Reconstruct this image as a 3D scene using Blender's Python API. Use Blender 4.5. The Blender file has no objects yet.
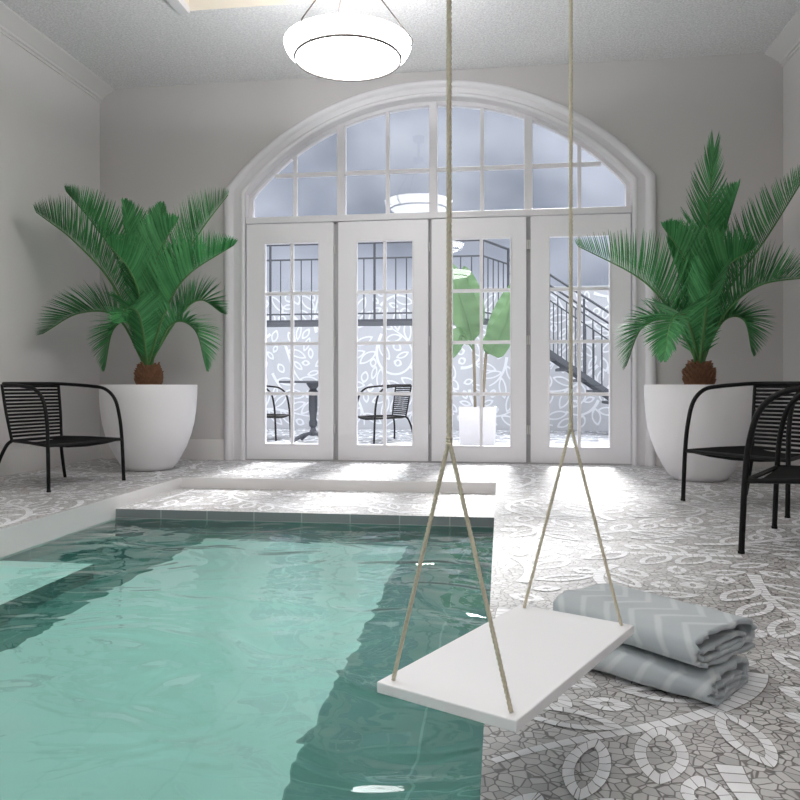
import bpy, bmesh, math, random
from mathutils import Vector, Matrix, noise
C = bpy.context.scene
PI = math.pi
# ------------------------------------------------------------------ measuring
F, HZ, EYE = 755.0, 385.0, 0.70
YAW = math.atan(101.0 / F)
SN, CS = math.sin(YAW), math.cos(YAW)

def at(x, y, Y):
    """point seen at (x, y) in the 800x800 photograph, at room depth Y"""
    u, v = (x - 400) / F, (HZ - y) / F
    r = (u * CS - SN, u * SN + CS, v)
    t = Y / r[1]
    return Vector((r[0] * t, Y, EYE + r[2] * t))

# ------------------------------------------------------------------ mesh builder
class MB:
    def __init__(s):
        s.v = []; s.f = []; s.m = []; s.uv = []; s.mi = 0
    def face(s, idx, uv=None, mi=None):
        s.f.append(list(idx)); s.m.append(s.mi if mi is None else mi)
        s.uv.append(uv or [(0, 0)] * len(idx))
    def poly(s, pts, uv=None, mi=None):
        n = len(s.v); s.v.extend(tuple(p) for p in pts)
        s.face(range(n, n + len(pts)), uv, mi)
    def box(s, x0, x1, y0, y1, z0, z1):
        n = len(s.v)
        for z in (z0, z1):
            s.v += [(x0, y0, z), (x1, y0, z), (x1, y1, z), (x0, y1, z)]
        for q in ((3, 2, 1, 0), (4, 5, 6, 7), (0, 1, 5, 4), (1, 2, 6, 5), (2, 3, 7, 6), (3, 0, 4, 7)):
            s.face([n + i for i in q])
    def loops(s, rings, closed=True, cap=True, uv=False):
        """skin consecutive rings of equal length"""
        n = len(s.v); k = len(rings[0])
        for r in rings: s.v.extend(tuple(p) for p in r)
        for i in range(len(rings) - 1):
            for j in range(k if closed else k - 1):
                a, b = n + i * k + j, n + i * k + (j + 1) % k
                s.face([a, b, b + k, a + k])
        if cap and closed:
            s.face(list(range(n, n + k))[::-1]); e = n + (len(rings) - 1) * k
            s.face(range(e, e + k))
    def tube(s, path, r, seg=8, cap=True):
        path = [Vector(p) for p in path]; rad = r if isinstance(r, (list, tuple)) else [r] * len(path)
        rings = []; nrm = None
        for i, p in enumerate(path):
            t = (path[min(i + 1, len(path) - 1)] - path[max(i - 1, 0)]).normalized()
            if nrm is None:
                nrm = t.orthogonal().normalized()
            nrm = (nrm - t * nrm.dot(t)).normalized()
            b = t.cross(nrm)
            rings.append([p + (nrm * math.cos(q * 2 * PI / seg) + b * math.sin(q * 2 * PI / seg)) * rad[i] for q in range(seg)])
        s.loops(rings, True, cap)
    def lathe(s, prof, c=(0, 0, 0), seg=48):
        rings = [[(c[0] + r * math.cos(q * 2 * PI / seg), c[1] + r * math.sin(q * 2 * PI / seg), c[2] + z) for q in range(seg)] for r, z in prof]
        s.loops(rings, True, True)
    def build(s, name, mats, parent=None, smooth=None, bevel=0):
        me = bpy.data.meshes.new(name)
        me.from_pydata(s.v, [], s.f)
        mats = mats if isinstance(mats, (list, tuple)) else [mats]
        for m in mats: me.materials.append(m)
        me.polygons.foreach_set('material_index', s.m)
        ul = me.uv_layers.new(name='UVMap')
        ul.data.foreach_set('uv', [c for f in s.uv for p in f for c in p])
        me.validate(); me.update()
        o = bpy.data.objects.new(name, me); C.collection.objects.link(o)
        if parent: o.parent = parent
        if smooth is not None:
            for p in me.polygons: p.use_smooth = True
            if smooth < 180:
                bm = bmesh.new(); bm.from_mesh(me)
                for e in bm.edges:
                    if len(e.link_faces) == 2 and e.calc_face_angle(0) > math.radians(smooth): e.smooth = False
                bm.to_mesh(me); bm.free()
        if bevel:
            b = o.modifiers.new('bevel', 'BEVEL'); b.width = bevel; b.segments = 2; b.limit_method = 'ANGLE'
            b.angle_limit = math.radians(40)
        return o

def thing(name, label, cat, loc=(0, 0, 0), rz=0.0, group=None):
    o = bpy.data.objects.new(name, None); C.collection.objects.link(o)
    o.location = loc; o.rotation_euler = (0, 0, rz); o.empty_display_size = .1
    o['label'] = label; o['category'] = cat
    if group: o['group'] = group
    return o
def tag(o, label=None, cat=None, group=None, kind=None):
    if label: o['label'] = label
    if cat: o['category'] = cat
    if group: o['group'] = group
    if kind: o['kind'] = kind
    return o
def struct(o, label, cat):
    return tag(o, label, cat, None, 'structure')
def copy_tree(o, loc=None, rz=None, label=None):
    c = o.copy(); C.collection.objects.link(c)
    if loc is not None: c.location = loc
    if rz is not None: c.rotation_euler = (0, 0, rz)
    if label: c['label'] = label
    for ch in [x for x in C.collection.objects if x.parent == o]:
        d = ch.copy(); C.collection.objects.link(d); d.parent = c
        for g in [x for x in C.collection.objects if x.parent == ch]:
            e = g.copy(); C.collection.objects.link(e); e.parent = d
    return c
def smooth_path(pts, n=8):
    P = [Vector(p) for p in pts]; P = [P[0] * 2 - P[1]] + P + [P[-1] * 2 - P[-2]]
    out = []
    for i in range(1, len(P) - 2):
        a, b, c, d = P[i - 1:i + 3]
        for k in range(n):
            t = k / n
            out.append(.5 * ((2 * b) + (c - a) * t + (2 * a - 5 * b + 4 * c - d) * t * t + (3 * b - a - 3 * c + d) * t ** 3))
    out.append(P[-2]); return out

# ------------------------------------------------------------------ materials
def srgb(r, g, b):
    return tuple((c / 255 / 12.92 if c <= 10 else ((c / 255 + .055) / 1.055) ** 2.4) for c in (r, g, b)) + (1,)
class NT:
    def __init__(s, name):
        s.m = bpy.data.materials.new(name); s.m.use_nodes = True; s.t = s.m.node_tree; s.t.nodes.clear()
        s.out = s.n('ShaderNodeOutputMaterial')
    def n(s, kind, ins=None, **kw):
        nd = s.t.nodes.new(kind)
        for k, v in kw.items(): setattr(nd, k, v)
        for k, v in (ins or {}).items():
            if isinstance(v, bpy.types.NodeSocket): s.t.links.new(v, nd.inputs[k])
            else: nd.inputs[k].default_value = v
        return nd
    def math(s, op, a, b=0.0, c=None):
        d = {0: a, 1: b}
        if c is not None: d[2] = c
        return s.n('ShaderNodeMath', d, operation=op).outputs[0]
    def mix(s, f, a, b):
        return s.n('ShaderNodeMix', {0: f, 6: a, 7: b}, data_type='RGBA').outputs[2]
    def surf(s, sock): s.t.links.new(sock, s.out.inputs['Surface'])
    def bsdf(s, **k):
        names = dict(col='Base Color', rough='Roughness', metal='Metallic', spec='Specular IOR Level', nrm='Normal', coat='Coat Weight', sheen='Sheen Weight', emit='Emission Color', estr='Emission Strength', sss='Subsurface Weight')
        b = s.n('ShaderNodeBsdfPrincipled', {names[q]: v for q, v in k.items()})
        s.surf(b.outputs[0]); return b
    def noise(s, scale, detail=3, rough=.5, vec=None, dist=0):
        i = {'Scale': scale, 'Detail': detail, 'Roughness': rough, 'Distortion': dist}
        if vec is not None: i['Vector'] = vec
        return s.n('ShaderNodeTexNoise', i).outputs[0]
    def obj(s): return s.n('ShaderNodeTexCoord').outputs['Object']
    def uvxy(s):
        x = s.n('ShaderNodeSeparateXYZ', {0: s.n('ShaderNodeTexCoord').outputs['UV']}); return x.outputs[0], x.outputs[1]
    def bump(s, h, strength, dist):
        return s.n('ShaderNodeBump', {'Height': h, 'Strength': strength, 'Distance': dist}).outputs[0]

def plain(name, col, rough=.5, spec=.5, metal=0, var=.04, scale=6, bump=0, bscale=80, bdist=.002):
    t = NT(name); o = t.obj()
    f = t.noise(scale, 4, .6, o)
    a = tuple(c * (1 - var) for c in col[:3]) + (1,); b = tuple(min(1, c * (1 + var)) for c in col[:3]) + (1,)
    k = dict(col=t.mix(f, a, b), rough=rough, spec=spec, metal=metal)
    if bump: k['nrm'] = t.bump(t.noise(bscale, 3, .6, o), bump, bdist)
    t.bsdf(**k); return t.m

M = {}
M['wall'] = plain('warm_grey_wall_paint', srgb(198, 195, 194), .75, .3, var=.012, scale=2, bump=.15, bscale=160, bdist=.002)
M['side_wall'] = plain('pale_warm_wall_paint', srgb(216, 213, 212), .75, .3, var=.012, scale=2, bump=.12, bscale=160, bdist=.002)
M['trim'] = plain('white_trim_paint', srgb(222, 220, 223), .4, .5, var=.01)
M['post'] = plain('door_gap_shade_grey', srgb(176, 174, 176), .5, .4, var=.01)  # white posts greyed: shade of the door gaps put into the colour
M['door'] = plain('white_door_paint', srgb(232, 230, 233), .35, .5, var=.01)
M['white_matte'] = plain('white_planter_finish', srgb(228, 226, 228), .5, .4, var=.015, bump=.05, bscale=50)
M['board'] = plain('white_lacquered_board', srgb(242, 242, 245), .4, .4, var=.01)
M['black'] = plain('black_powder_coat', srgb(12, 12, 13), .5, .25, var=.1)
M['black_cord'] = plain('black_woven_cord', srgb(12, 12, 13), .7, .2, var=.2, scale=60)
M['iron'] = plain('dark_grey_iron', srgb(70, 74, 81), .5, .5, var=.1)
M['metal'] = plain('brushed_dark_nickel', srgb(120, 115, 112), .3, .5, .9, var=.05)
M['hook'] = plain('white_metal', srgb(205, 203, 200), .35, .5, .3)
M['soil'] = plain('dark_soil', srgb(50, 40, 32), .95, .1, var=.4, scale=40, bump=.8, bscale=60, bdist=.02)
M['trunk'] = plain('brown_palm_bark', srgb(140, 104, 82), .9, .15, var=.45, scale=30, bump=.5, bscale=90, bdist=.01)
M['beige'] = plain('warm_cream_paint', srgb(226, 218, 206), .7, .3, var=.01)

t = NT('popcorn_ceiling'); o = t.obj(); h = t.noise(62, 4, .75, o)
t.bsdf(col=t.mix(t.n('ShaderNodeMapRange', {0: h, 1: .35, 2: .68, 3: 0., 4: 1.}).outputs[0], srgb(214, 213, 214), srgb(250, 250, 250)), rough=.9, spec=.2, nrm=t.bump(h, .5, .02)); M['ceiling'] = t.m

def mosaic_ground(name, c0, c1, grout, scale, rough):
    t = NT(name); o = t.obj()
    w = t.n('ShaderNodeVectorMath', {0: o, 1: t.n('ShaderNodeVectorMath', {0: t.n('ShaderNodeTexNoise', {'Vector': o, 'Scale': 9., 'Detail': 2.}).outputs[1], 1: (.018, .018, .0)}, operation='MULTIPLY').outputs[0]}, operation='ADD').outputs[0]
    e = t.n('ShaderNodeTexVoronoi', {'Vector': w, 'Scale': scale}, feature='DISTANCE_TO_EDGE').outputs['Distance']
    cc = t.n('ShaderNodeTexVoronoi', {'Vector': w, 'Scale': scale}, feature='F1').outputs['Color']
    r = t.n('ShaderNodeSeparateXYZ', {0: cc}).outputs[0]
    col = t.mix(r, c0, c1)
    big = t.noise(1.3, 2, .5, o)
    col = t.mix(t.n('ShaderNodeMapRange', {0: big, 1: .4, 2: .75, 3: 0., 4: .35}).outputs[0], col, srgb(150, 143, 138))
    line = t.n('ShaderNodeMapRange', {0: e, 1: .03, 2: .07, 3: 1., 4: 0.}).outputs[0]
    t.bsdf(col=t.mix(line, col, grout), rough=rough, spec=.45, nrm=t.bump(t.math('SUBTRACT', 1.0, line), .25, .002))
    return t.m
M['mosaic_grey'] = mosaic_ground('grey_crazed_mosaic', srgb(180, 178, 179), srgb(212, 211, 211), srgb(118, 115, 114), 42, .34)
M['paving_grey'] = mosaic_ground('pale_courtyard_stone', srgb(140, 142, 147), srgb(156, 158, 163), srgb(125, 127, 132), 10, .6)
t = NT('white_mosaic_strip'); u, v = t.uvxy()
g1 = t.math('LESS_THAN', t.math('FRACT', t.math('DIVIDE', u, .032)), .09)
vv = t.math('ABSOLUTE', t.math('SUBTRACT', v, .5)); g2 = t.math('GREATER_THAN', vv, .455)
gr = t.math('MAXIMUM', g1, g2)
tv = t.n('ShaderNodeTexWhiteNoise', {'W': t.math('FLOOR', t.math('DIVIDE', u, .032))}, noise_dimensions='1D').outputs[0]
t.bsdf(col=t.mix(gr, t.mix(tv, srgb(226, 226, 229), srgb(243, 243, 246)), srgb(128, 124, 122)), rough=.34, spec=.45); M['mosaic_white'] = t.m
M['leaf_paint'] = plain('white_leaf_paint', srgb(236, 238, 242), .7, .3, var=.02)
M['court_wall'] = plain('pale_blue_grey_render', srgb(198, 200, 204), .85, .2, var=.04, scale=3)
M['court_dark'] = plain('grey_blue_concrete', srgb(150, 155, 164), .8, .2, var=.05)

def tiles(name, a, b, grout, sx, sz, rough):
    t = NT(name); u, v = t.uvxy()
    vec = t.n('ShaderNodeCombineXYZ', {0: u, 1: v}).outputs[0]
    br = t.n('ShaderNodeTexBrick', {'Vector': vec, 'Color1': a, 'Color2': b, 'Mortar': grout, 'Scale': 1., 'Mortar Size': .004, 'Mortar Smooth': .1, 'Brick Width': sx, 'Row Height': sz}, offset=0.0)
    t.bsdf(col=br.outputs[0], rough=rough, spec=.4); return t.m
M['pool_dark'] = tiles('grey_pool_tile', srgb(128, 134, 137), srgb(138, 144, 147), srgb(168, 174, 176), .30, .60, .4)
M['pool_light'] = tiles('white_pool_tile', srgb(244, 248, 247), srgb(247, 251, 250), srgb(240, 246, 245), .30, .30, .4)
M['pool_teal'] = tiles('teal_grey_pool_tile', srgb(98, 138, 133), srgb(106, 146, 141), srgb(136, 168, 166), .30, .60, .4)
M['step_white'] = plain('white_step_edge', srgb(228, 226, 226), .5, .4, var=.015)

t = NT('pool_water'); o = t.obj()
st = t.n('ShaderNodeMapping', {'Vector': o, 'Scale': (1.0, 1.35, 1), 'Location': (3.3, 0, 0)}).outputs[0]
n1 = t.noise(2.3, 2, .42, st, 1.0); n2 = t.noise(9.0, 1, .4, st, .5)
nb = t.bump(t.math('ADD', n1, t.math('MULTIPLY', n2, .05)), .34, .10)
fr = t.n('ShaderNodeFresnel', {'IOR': 1.36, 'Normal': nb}).outputs[0]
rf = t.n('ShaderNodeBsdfRefraction', {'Color': (.70, .97, .925, 1), 'Roughness': 0., 'IOR': 1.33, 'Normal': nb}).outputs[0]
gl = t.n('ShaderNodeBsdfGlossy', {'Color': (1, 1, 1, 1), 'Roughness': 0.02, 'Normal': nb}).outputs[0]
t.surf(t.n('ShaderNodeMixShader', {0: fr, 1: rf, 2: gl}).outputs[0]); M['water'] = t.m

t = NT('window_glass')
fr = t.n('ShaderNodeFresnel', {'IOR': 1.52}).outputs[0]
tr = t.n('ShaderNodeBsdfTransparent', {'Color': (.95, .965, .98, 1)}).outputs[0]
gl = t.n('ShaderNodeBsdfGlossy', {'Color': (1, 1, 1, 1), 'Roughness': 0.0}).outputs[0]
t.surf(t.n('ShaderNodeMixShader', {0: fr, 1: tr, 2: gl}).outputs[0]); M['glass'] = t.m

t = NT('lit_opal_glass')
t.bsdf(col=srgb(250, 246, 240), rough=.3, emit=(.985, .985, 1., 1), estr=10.5); M['opal'] = t.m

def leafmat(name, a, b, scale):
    t = NT(name); o = t.obj()
    u, v = t.uvxy(); col = t.mix(t.math('ADD', t.math('MULTIPLY', u, .6), t.math('MULTIPLY', t.noise(scale, 3, .6, o), .5)), a, b)
    d = t.n('ShaderNodeBsdfPrincipled', {'Base Color': col, 'Roughness': .45, 'Specular IOR Level': .3}).outputs[0]
    tr = t.n('ShaderNodeBsdfTranslucent', {'Color': col}).outputs[0]
    t.surf(t.n('ShaderNodeMixShader', {0: .16, 1: d, 2: tr}).outputs[0]); return t.m
M['palm'] = leafmat('cycad_green', srgb(24, 90, 46), srgb(100, 178, 112), 7)
M['palm_rib'] = plain('cycad_rib', srgb(82, 128, 72), .5, .4, var=.25, scale=8)
M['banana'] = leafmat('banana_leaf_green', srgb(92, 126, 88), srgb(132, 162, 120), 5)
M['stem'] = plain('pale_brown_stem', srgb(132, 122, 104), .8, .2, var=.2, scale=20)

t = NT('twisted_cotton_rope'); o = t.obj()
t.bsdf(col=t.mix(t.noise(240, 2, .6, o), srgb(198, 189, 166), srgb(232, 225, 206)), rough=.9, spec=.1); M['rope'] = t.m

t = NT('grey_chevron_towelling'); u, v = t.uvxy()
tri = t.n('ShaderNodeMath', {0: v, 1: .085}, operation='PINGPONG').outputs[0]
w = t.math('ADD', u, t.math('MULTIPLY', tri, .75))
w = t.math('ADD', w, t.math('MULTIPLY', t.noise(9, 2, .5, t.obj()), .02))
p = t.math('ABSOLUTE', t.math('SUBTRACT', t.math('FRACT', t.math('DIVIDE', w, .072)), .5))
sm = t.n('ShaderNodeMapRange', {0: p, 1: .33, 2: .43, 3: 0., 4: .5}).outputs[0]
base = t.mix(t.noise(7, 3, .5, t.obj()), srgb(166, 174, 180), srgb(186, 193, 197))
t.bsdf(col=t.mix(sm, base, srgb(214, 218, 219)), rough=.95, spec=.15, sheen=.3, nrm=t.bump(t.noise(420, 2, .6, t.obj()), .25, .002)); M['towel'] = t.m

# ------------------------------------------------------------------ leaf-and-vine inlay pattern
class Pattern:
    """winding stems with hollow almond leaves, laid out in a flat (u, v) region"""
    def __init__(s, u0, u1, v0, v1, inside, seed, cell=.11):
        s.b = (u0, u1, v0, v1); s.inside = inside; s.r = random.Random(seed); s.cell = cell; s.occ = {}
        s.strips = []                                    # (left points, right points, lengths)
    def near(s, p, d):
        c = s.cell; i0, j0 = int(p[0] // c), int(p[1] // c); k = int(d // c) + 1
        for i in range(i0 - k, i0 + k + 1):
            for j in range(j0 - k, j0 + k + 1):
                for q in s.occ.get((i, j), ()):
                    if (q[0] - p[0]) ** 2 + (q[1] - p[1]) ** 2 < d * d: return True
        return False
    def put(s, p): s.occ.setdefault((int(p[0] // s.cell), int(p[1] // s.cell)), []).append(p)
    def leaf(s, p, ang, L, W, band, clear, skip=0):
        ca, sa = math.cos(ang), math.sin(ang); bend = s.r.uniform(-.5, .5)
        T = lambda x, y: (p[0] + (x + L / 2) * ca - (y + bend * x * x) * sa, p[1] + (x + L / 2) * sa + (y + bend * x * x) * ca)
        core = [T(x * L / 2, y * W) for x, y in (((-.85, 0),) if not skip else ()) + ((-.5, 0), (-.2, .6), (-.2, -.6), (.25, .6), (.25, -.6), (.6, 0), (.95, 0))]
        if any(s.near(q, clear) or not s.inside(*q) for q in core): return False
        N = 22; out = []; inn = []
        for k in range(N + 1):
            th = 2 * PI * k / N; c, n = math.cos(th), math.sin(th); sh = n * (abs(n) ** .6)
            out.append(T(L / 2 * c, W * sh)); inn.append(T((L / 2 - band * 1.7) * c, max(W - band, .004) * sh))
        if not all(s.inside(*q) for q in out): return False
        s.strips.append((out, inn))
        for q in core: s.put(q)
        for x in (-.8, .0): s.put(T(x * L / 2, 0))
        return True
    def stem(s, p, ang, length, width, leaf_l, leaf_w, band, clear, gap, stem_gap):
        step = .04; n = int(length / step); k1, k2, ph = s.r.uniform(-1.6, 1.6), s.r.uniform(1.5, 3), s.r.uniform(0, 6)
        pts = [p]; a = ang
        for i in range(n):
            a += step * (k1 + 2.2 * math.sin(ph + k2 * i * step))
            q = (pts[-1][0] + step * math.cos(a), pts[-1][1] + step * math.sin(a))
            if not s.inside(*q) or s.near(q, stem_gap) or any((q[0] - b[0]) ** 2 + (q[1] - b[1]) ** 2 < (stem_gap * .6) ** 2 for b in pts[:-int(stem_gap * 1.3 / step)]): break
            pts.append(q)
        if len(pts) < 9: return
        L, R = [], []; m = len(pts)
        for i, q in enumerate(pts):
            w = width * .5 * (1 - .65 * i / m)
            d = (pts[min(i + 1, m - 1)][0] - pts[max(i - 1, 0)][0], pts[min(i + 1, m - 1)][1] - pts[max(i - 1, 0)][1])
            h = math.hypot(*d); nx, ny = -d[1] / h, d[0] / h
            L.append((q[0] + nx * w, q[1] + ny * w)); R.append((q[0] - nx * w, q[1] - ny * w))
        if not all(s.inside(*q) for q in L + R): return
        s.strips.append((L, R)); side = 1; i = 3
        jobs = []
        while i < m:
            d = math.atan2(pts[min(i + 1, m - 1)][1] - pts[i - 1][1], pts[min(i + 1, m - 1)][0] - pts[i - 1][0])
            jobs.append((pts[i], d, side)); side = -side; i += max(1, int(gap / step * s.r.uniform(.8, 1.2)))
        keep = []
        s.jobs = getattr(s, 'jobs', []); s.jobs.append((jobs, pts))
        for q in pts: s.put(q)
    def grow(s, jobs, pts, width, leaf_l, leaf_w, band, clear):
        for q, d, sd in jobs:
            x = d + sd * s.r.uniform(.55, 1.0)
            st = (q[0] + math.cos(x) * width * .25, q[1] + math.sin(x) * width * .25)
            for k in (1.15, .95, .75):
                if s.leaf(st, x, leaf_l * k, leaf_w * s.r.uniform(.85, 1.15), band, clear, .28): break
        x = math.atan2(pts[-1][1] - pts[-2][1], pts[-1][0] - pts[-2][0])
        s.leaf(pts[-1], x, leaf_l, leaf_w, band, clear * .8, .2)
    def fill(s, stems, leaves, length=(1., 2.4), width=.052, leaf_l=.21, leaf_w=.050, band=.024, clear=.032, gap=.10, stem_gap=.20):
        u0, u1, v0, v1 = s.b
        for _ in range(stems):
            s.stem((s.r.uniform(u0, u1), s.r.uniform(v0, v1)), s.r.uniform(0, 6.28), s.r.uniform(*length), width, leaf_l, leaf_w, band, clear, gap, stem_gap)
        for jobs, pts in getattr(s, 'jobs', []): s.grow(jobs, pts, width, leaf_l, leaf_w, band, clear)
        for _ in range(leaves):
            s.leaf((s.r.uniform(u0, u1), s.r.uniform(v0, v1)), s.r.uniform(0, 6.28), leaf_l * s.r.uniform(.45, .95), leaf_w * s.r.uniform(.62, .95), band, clear * .95)
    def draw(s, mb, P0, mi):
        for k_, (A, B) in enumerate(s.strips):
            d = 0; P = lambda u, v: P0(u, v, .0005 + .00002 * (k_ * 37 % 101))
            for i in range(len(A) - 1):
                ma = ((A[i][0] + B[i][0]) / 2, (A[i][1] + B[i][1]) / 2); mc = ((A[i + 1][0] + B[i + 1][0]) / 2, (A[i + 1][1] + B[i + 1][1]) / 2)
                e = d + max(math.hypot(mc[0] - ma[0], mc[1] - ma[1]), math.hypot(A[i + 1][0] - A[i][0], A[i + 1][1] - A[i][1]))
                q = [P(*A[i]), P(*A[i + 1]), P(*B[i + 1]), P(*B[i])]; uv = [(d, 1), (e, 1), (e, 0), (d, 0)]
                n = (Vector(q[1]) - Vector(q[0])).cross(Vector(q[2]) - Vector(q[0]))
                face_up = n.z if abs(n.z) > abs(n.y) else -n.y
                if face_up < 0: q.reverse(); uv.reverse()
                mb.poly(q, uv, mi); d = e

# ------------------------------------------------------------------ room shell
XL, XR, YB, YF, H = -3.81, 2.375, 6.79, -2.6, 3.53
PX0, PX1, PYN, PYF, SY = -2.40, -.035, -1.2, 4.465, 5.45     # pool well, pool far edge, step
ZL, ZW, ZB = -.078, -.135, -.42                               # landing, water, pool bottom
def floor_in(x, y):
    m = .012
    if not (XL + m < x < XR - m and YF + m < y < YB - m): return False
    return not (PX0 - m < x < PX1 + m and PYN - m < y < SY + m)
mb = MB()
for x0, x1, y0, y1 in ((XL, PX0, YF, YB), (PX1, XR, YF, YB), (PX0, PX1, SY, YB), (PX0, PX1, YF, PYN)):
    mb.poly([(x0, y0, 0), (x1, y0, 0), (x1, y1, 0), (x0, y1, 0)])
for x0, x1, y0, y1 in ((XL, XR, YF, YB),):
    mb.poly([(x0, y0, -1.0), (x0, y1, -1.0), (x1, y1, -1.0), (x1, y0, -1.0)])
pt = Pattern(XL, XR, .3, YB, floor_in, 11); pt.fill(4500, 36000)
pt.draw(mb, lambda u, v, e: (u, v, e), 1)
# the landing one step down, same mosaic
pl = Pattern(PX0, PX1, PYF, SY, lambda x, y: PX0 + .02 < x < PX1 - .02 and PYF + .02 < y < SY - .02, 5); pl.fill(160, 1500, (.6, 1.6))
mb.poly([(PX0, PYF, ZL), (PX1, PYF, ZL), (PX1, SY, ZL), (PX0, SY, ZL)])
pl.draw(mb, lambda u, v, e: (u, v, ZL + e), 1)
mb.mi = 2
mb.poly([(PX0, SY, ZL), (PX1, SY, ZL), (PX1, SY, 0), (PX0, SY, 0)])
floor = mb.build('floor', [M['mosaic_grey'], M['mosaic_white'], M['step_white']])
struct(floor, 'grey mosaic floor with white leaf and vine inlay and a low step', 'floor')

mb = MB()   # pool basin: walls, ledge-free bottom with a pale field in a grey border
def quad_uv(p, mi):
    a, b, c, d = [Vector(q) for q in p]; w, h = (b - a).length, (d - a).length
    mb.poly(p, [(0, 0), (w, 0), (w, h), (0, h)], mi)
ZP = -.19
quad_uv([(PX0, PYF, ZB), (PX1, PYF, ZB), (PX1, PYF, ZW), (PX0, PYF, ZW)], 0)
quad_uv([(PX0, PYF, ZW), (PX1, PYF, ZW), (PX1, PYF, ZL), (PX0, PYF, ZL)], 3)
quad_uv([(PX0, PYN, ZP), (PX0, PYF, ZP), (PX0, PYF, ZL), (PX0, PYN, ZL)], 2)
quad_uv([(PX0, PYN, ZL), (PX0, SY, ZL), (PX0, SY, 0), (PX0, PYN, 0)], 2)
quad_uv([(PX0, PYN, ZB), (PX0, PYF, ZB), (PX0, PYF, ZP), (PX0, PYN, ZP)], 0)
quad_uv([(PX1, PYF, ZB), (PX1, PYN, ZB), (PX1, PYN, 0), (PX1, PYF, 0)], 0)
quad_uv([(PX1, SY, ZL), (PX1, PYF, ZL), (PX1, PYF, 0), (PX1, SY, 0)], 2)
quad_uv([(PX1, PYN, ZB), (PX0, PYN, ZB), (PX0, PYN, 0), (PX1, PYN, 0)], 0)
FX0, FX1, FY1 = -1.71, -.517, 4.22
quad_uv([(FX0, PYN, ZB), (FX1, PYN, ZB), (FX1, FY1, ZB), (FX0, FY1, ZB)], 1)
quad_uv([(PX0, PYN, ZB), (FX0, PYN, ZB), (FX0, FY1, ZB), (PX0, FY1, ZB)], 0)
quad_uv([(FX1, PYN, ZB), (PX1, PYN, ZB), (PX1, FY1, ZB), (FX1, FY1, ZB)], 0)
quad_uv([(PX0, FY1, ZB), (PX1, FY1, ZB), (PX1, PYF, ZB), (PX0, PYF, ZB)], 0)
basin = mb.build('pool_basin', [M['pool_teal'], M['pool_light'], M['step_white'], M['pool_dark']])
struct(basin, 'sunken indoor pool lined with grey tile around a pale bottom', 'pool')
mb = MB()
BX, BY = -1.893, 3.32
quad_uv([(PX0, PYN, -.15), (BX, PYN, -.15), (BX, BY, -.15), (PX0, BY, -.15)], 1)
quad_uv([(BX, PYN, ZB), (BX, BY, ZB), (BX, BY, -.15), (BX, PYN, -.15)], 0)
quad_uv([(BX, BY, ZB), (PX0, BY, ZB), (PX0, BY, -.15), (BX, BY, -.15)], 0)
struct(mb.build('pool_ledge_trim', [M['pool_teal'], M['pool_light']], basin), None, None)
mb = MB(); mb.poly([(PX0, PYN, ZW), (PX1, PYN, ZW), (PX1, PYF, ZW), (PX0, PYF, ZW)])
tag(mb.build('pool_water', M['water']), 'rippled clear green water filling the sunken pool', 'water', None, 'stuff')

# arched opening in the back wall
AX, AW, ZS = -.615, 1.748, 2.49
Ri = (AW ** 2 + .807 ** 2) / (2 * .807); Zi = ZS + .807 - Ri
def arch(n=48, dr=0.0):
    a = math.asin(AW / Ri); return [(AX + (Ri + dr) * math.sin(-a + 2 * a * i / n), Zi + (Ri + dr) * math.cos(-a + 2 * a * i / n)) for i in range(n + 1)]
def arch_z(x, dr=0.0): return Zi + math.sqrt(max((Ri + dr) ** 2 - (x - AX) ** 2, 0))
XD0, XD1 = AX - AW, AX + AW
T = .21
mb = MB(); A = arch()
outline = [(XD0, 0)] + A + [(XD1, 0)]
for y, flip in ((YB, False), (YB + T, True)):
    def P4(p):
        p = [(q[0], y, q[1]) for q in p]; mb.poly(p[::-1] if flip else p)
    P4([(XL, 0), (XD0, 0), (XD0, H), (XL, H)]); P4([(XD1, 0), (XR, 0), (XR, H), (XD1, H)])
    for a, b in zip(A, A[1:]): P4([a, b, (b[0], H), (a[0], H)])
mb.mi = 1
for a, b in zip(outline, outline[1:]):
    mb.poly([(a[0], YB, a[1]), (b[0], YB, b[1]), (b[0], YB + T, b[1]), (a[0], YB + T, a[1])])
struct(mb.build('wall_back', [M['wall'], M['trim']]), 'grey wall around the arched window and french doors', 'wall')

mb = MB()
mb.box(XL - .12, XL, YF, YB + T, 0, H)
struct(mb.build('wall_left', M['side_wall']), 'pale warm grey wall behind the left palm and chair', 'wall')
mb = MB(); mb.box(XR, XR + .12, YF, YB + T, 0, H)
struct(mb.build('wall_right', M['side_wall']), 'pale grey wall at the right edge of the room', 'wall')
mb = MB(); mb.box(XL, XR, YF - .12, YF, 0, H)
struct(mb.build('wall_front', M['side_wall']), 'wall behind the viewer', 'wall')
# ceiling with a shallow tray over the pool
TX0, TX1, TY0, TY1, TH = -2.34, .38, -1.9, 5.45, .16
mb = MB()
for x0, x1, y0, y1 in ((XL, TX0, YF, YB), (TX1, XR, YF, YB), (TX0, TX1, TY1, YB), (TX0, TX1, YF, TY0)):
    mb.poly([(x0, y1, H), (x1, y1, H), (x1, y0, H), (x0, y0, H)])
mb.mi = 1
Hc = H + TH
mb.poly([(TX0, TY1, Hc), (TX1, TY1, Hc), (TX1, TY0, Hc), (TX0, TY0, Hc)])
for a, b in (((TX0, TY1), (TX1, TY1)), ((TX1, TY1), (TX1, TY0)), ((TX1, TY0), (TX0, TY0)), ((TX0, TY0), (TX0, TY1))):
    mb.poly([(*a, H), (*b, H), (*b, Hc), (*a, Hc)])
struct(mb.build('ceiling', [M['ceiling'], M['beige']]), 'white textured ceiling with a shallow tray over the pool', 'ceiling')
mb = MB()   # roof slab so no daylight leaks in
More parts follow.
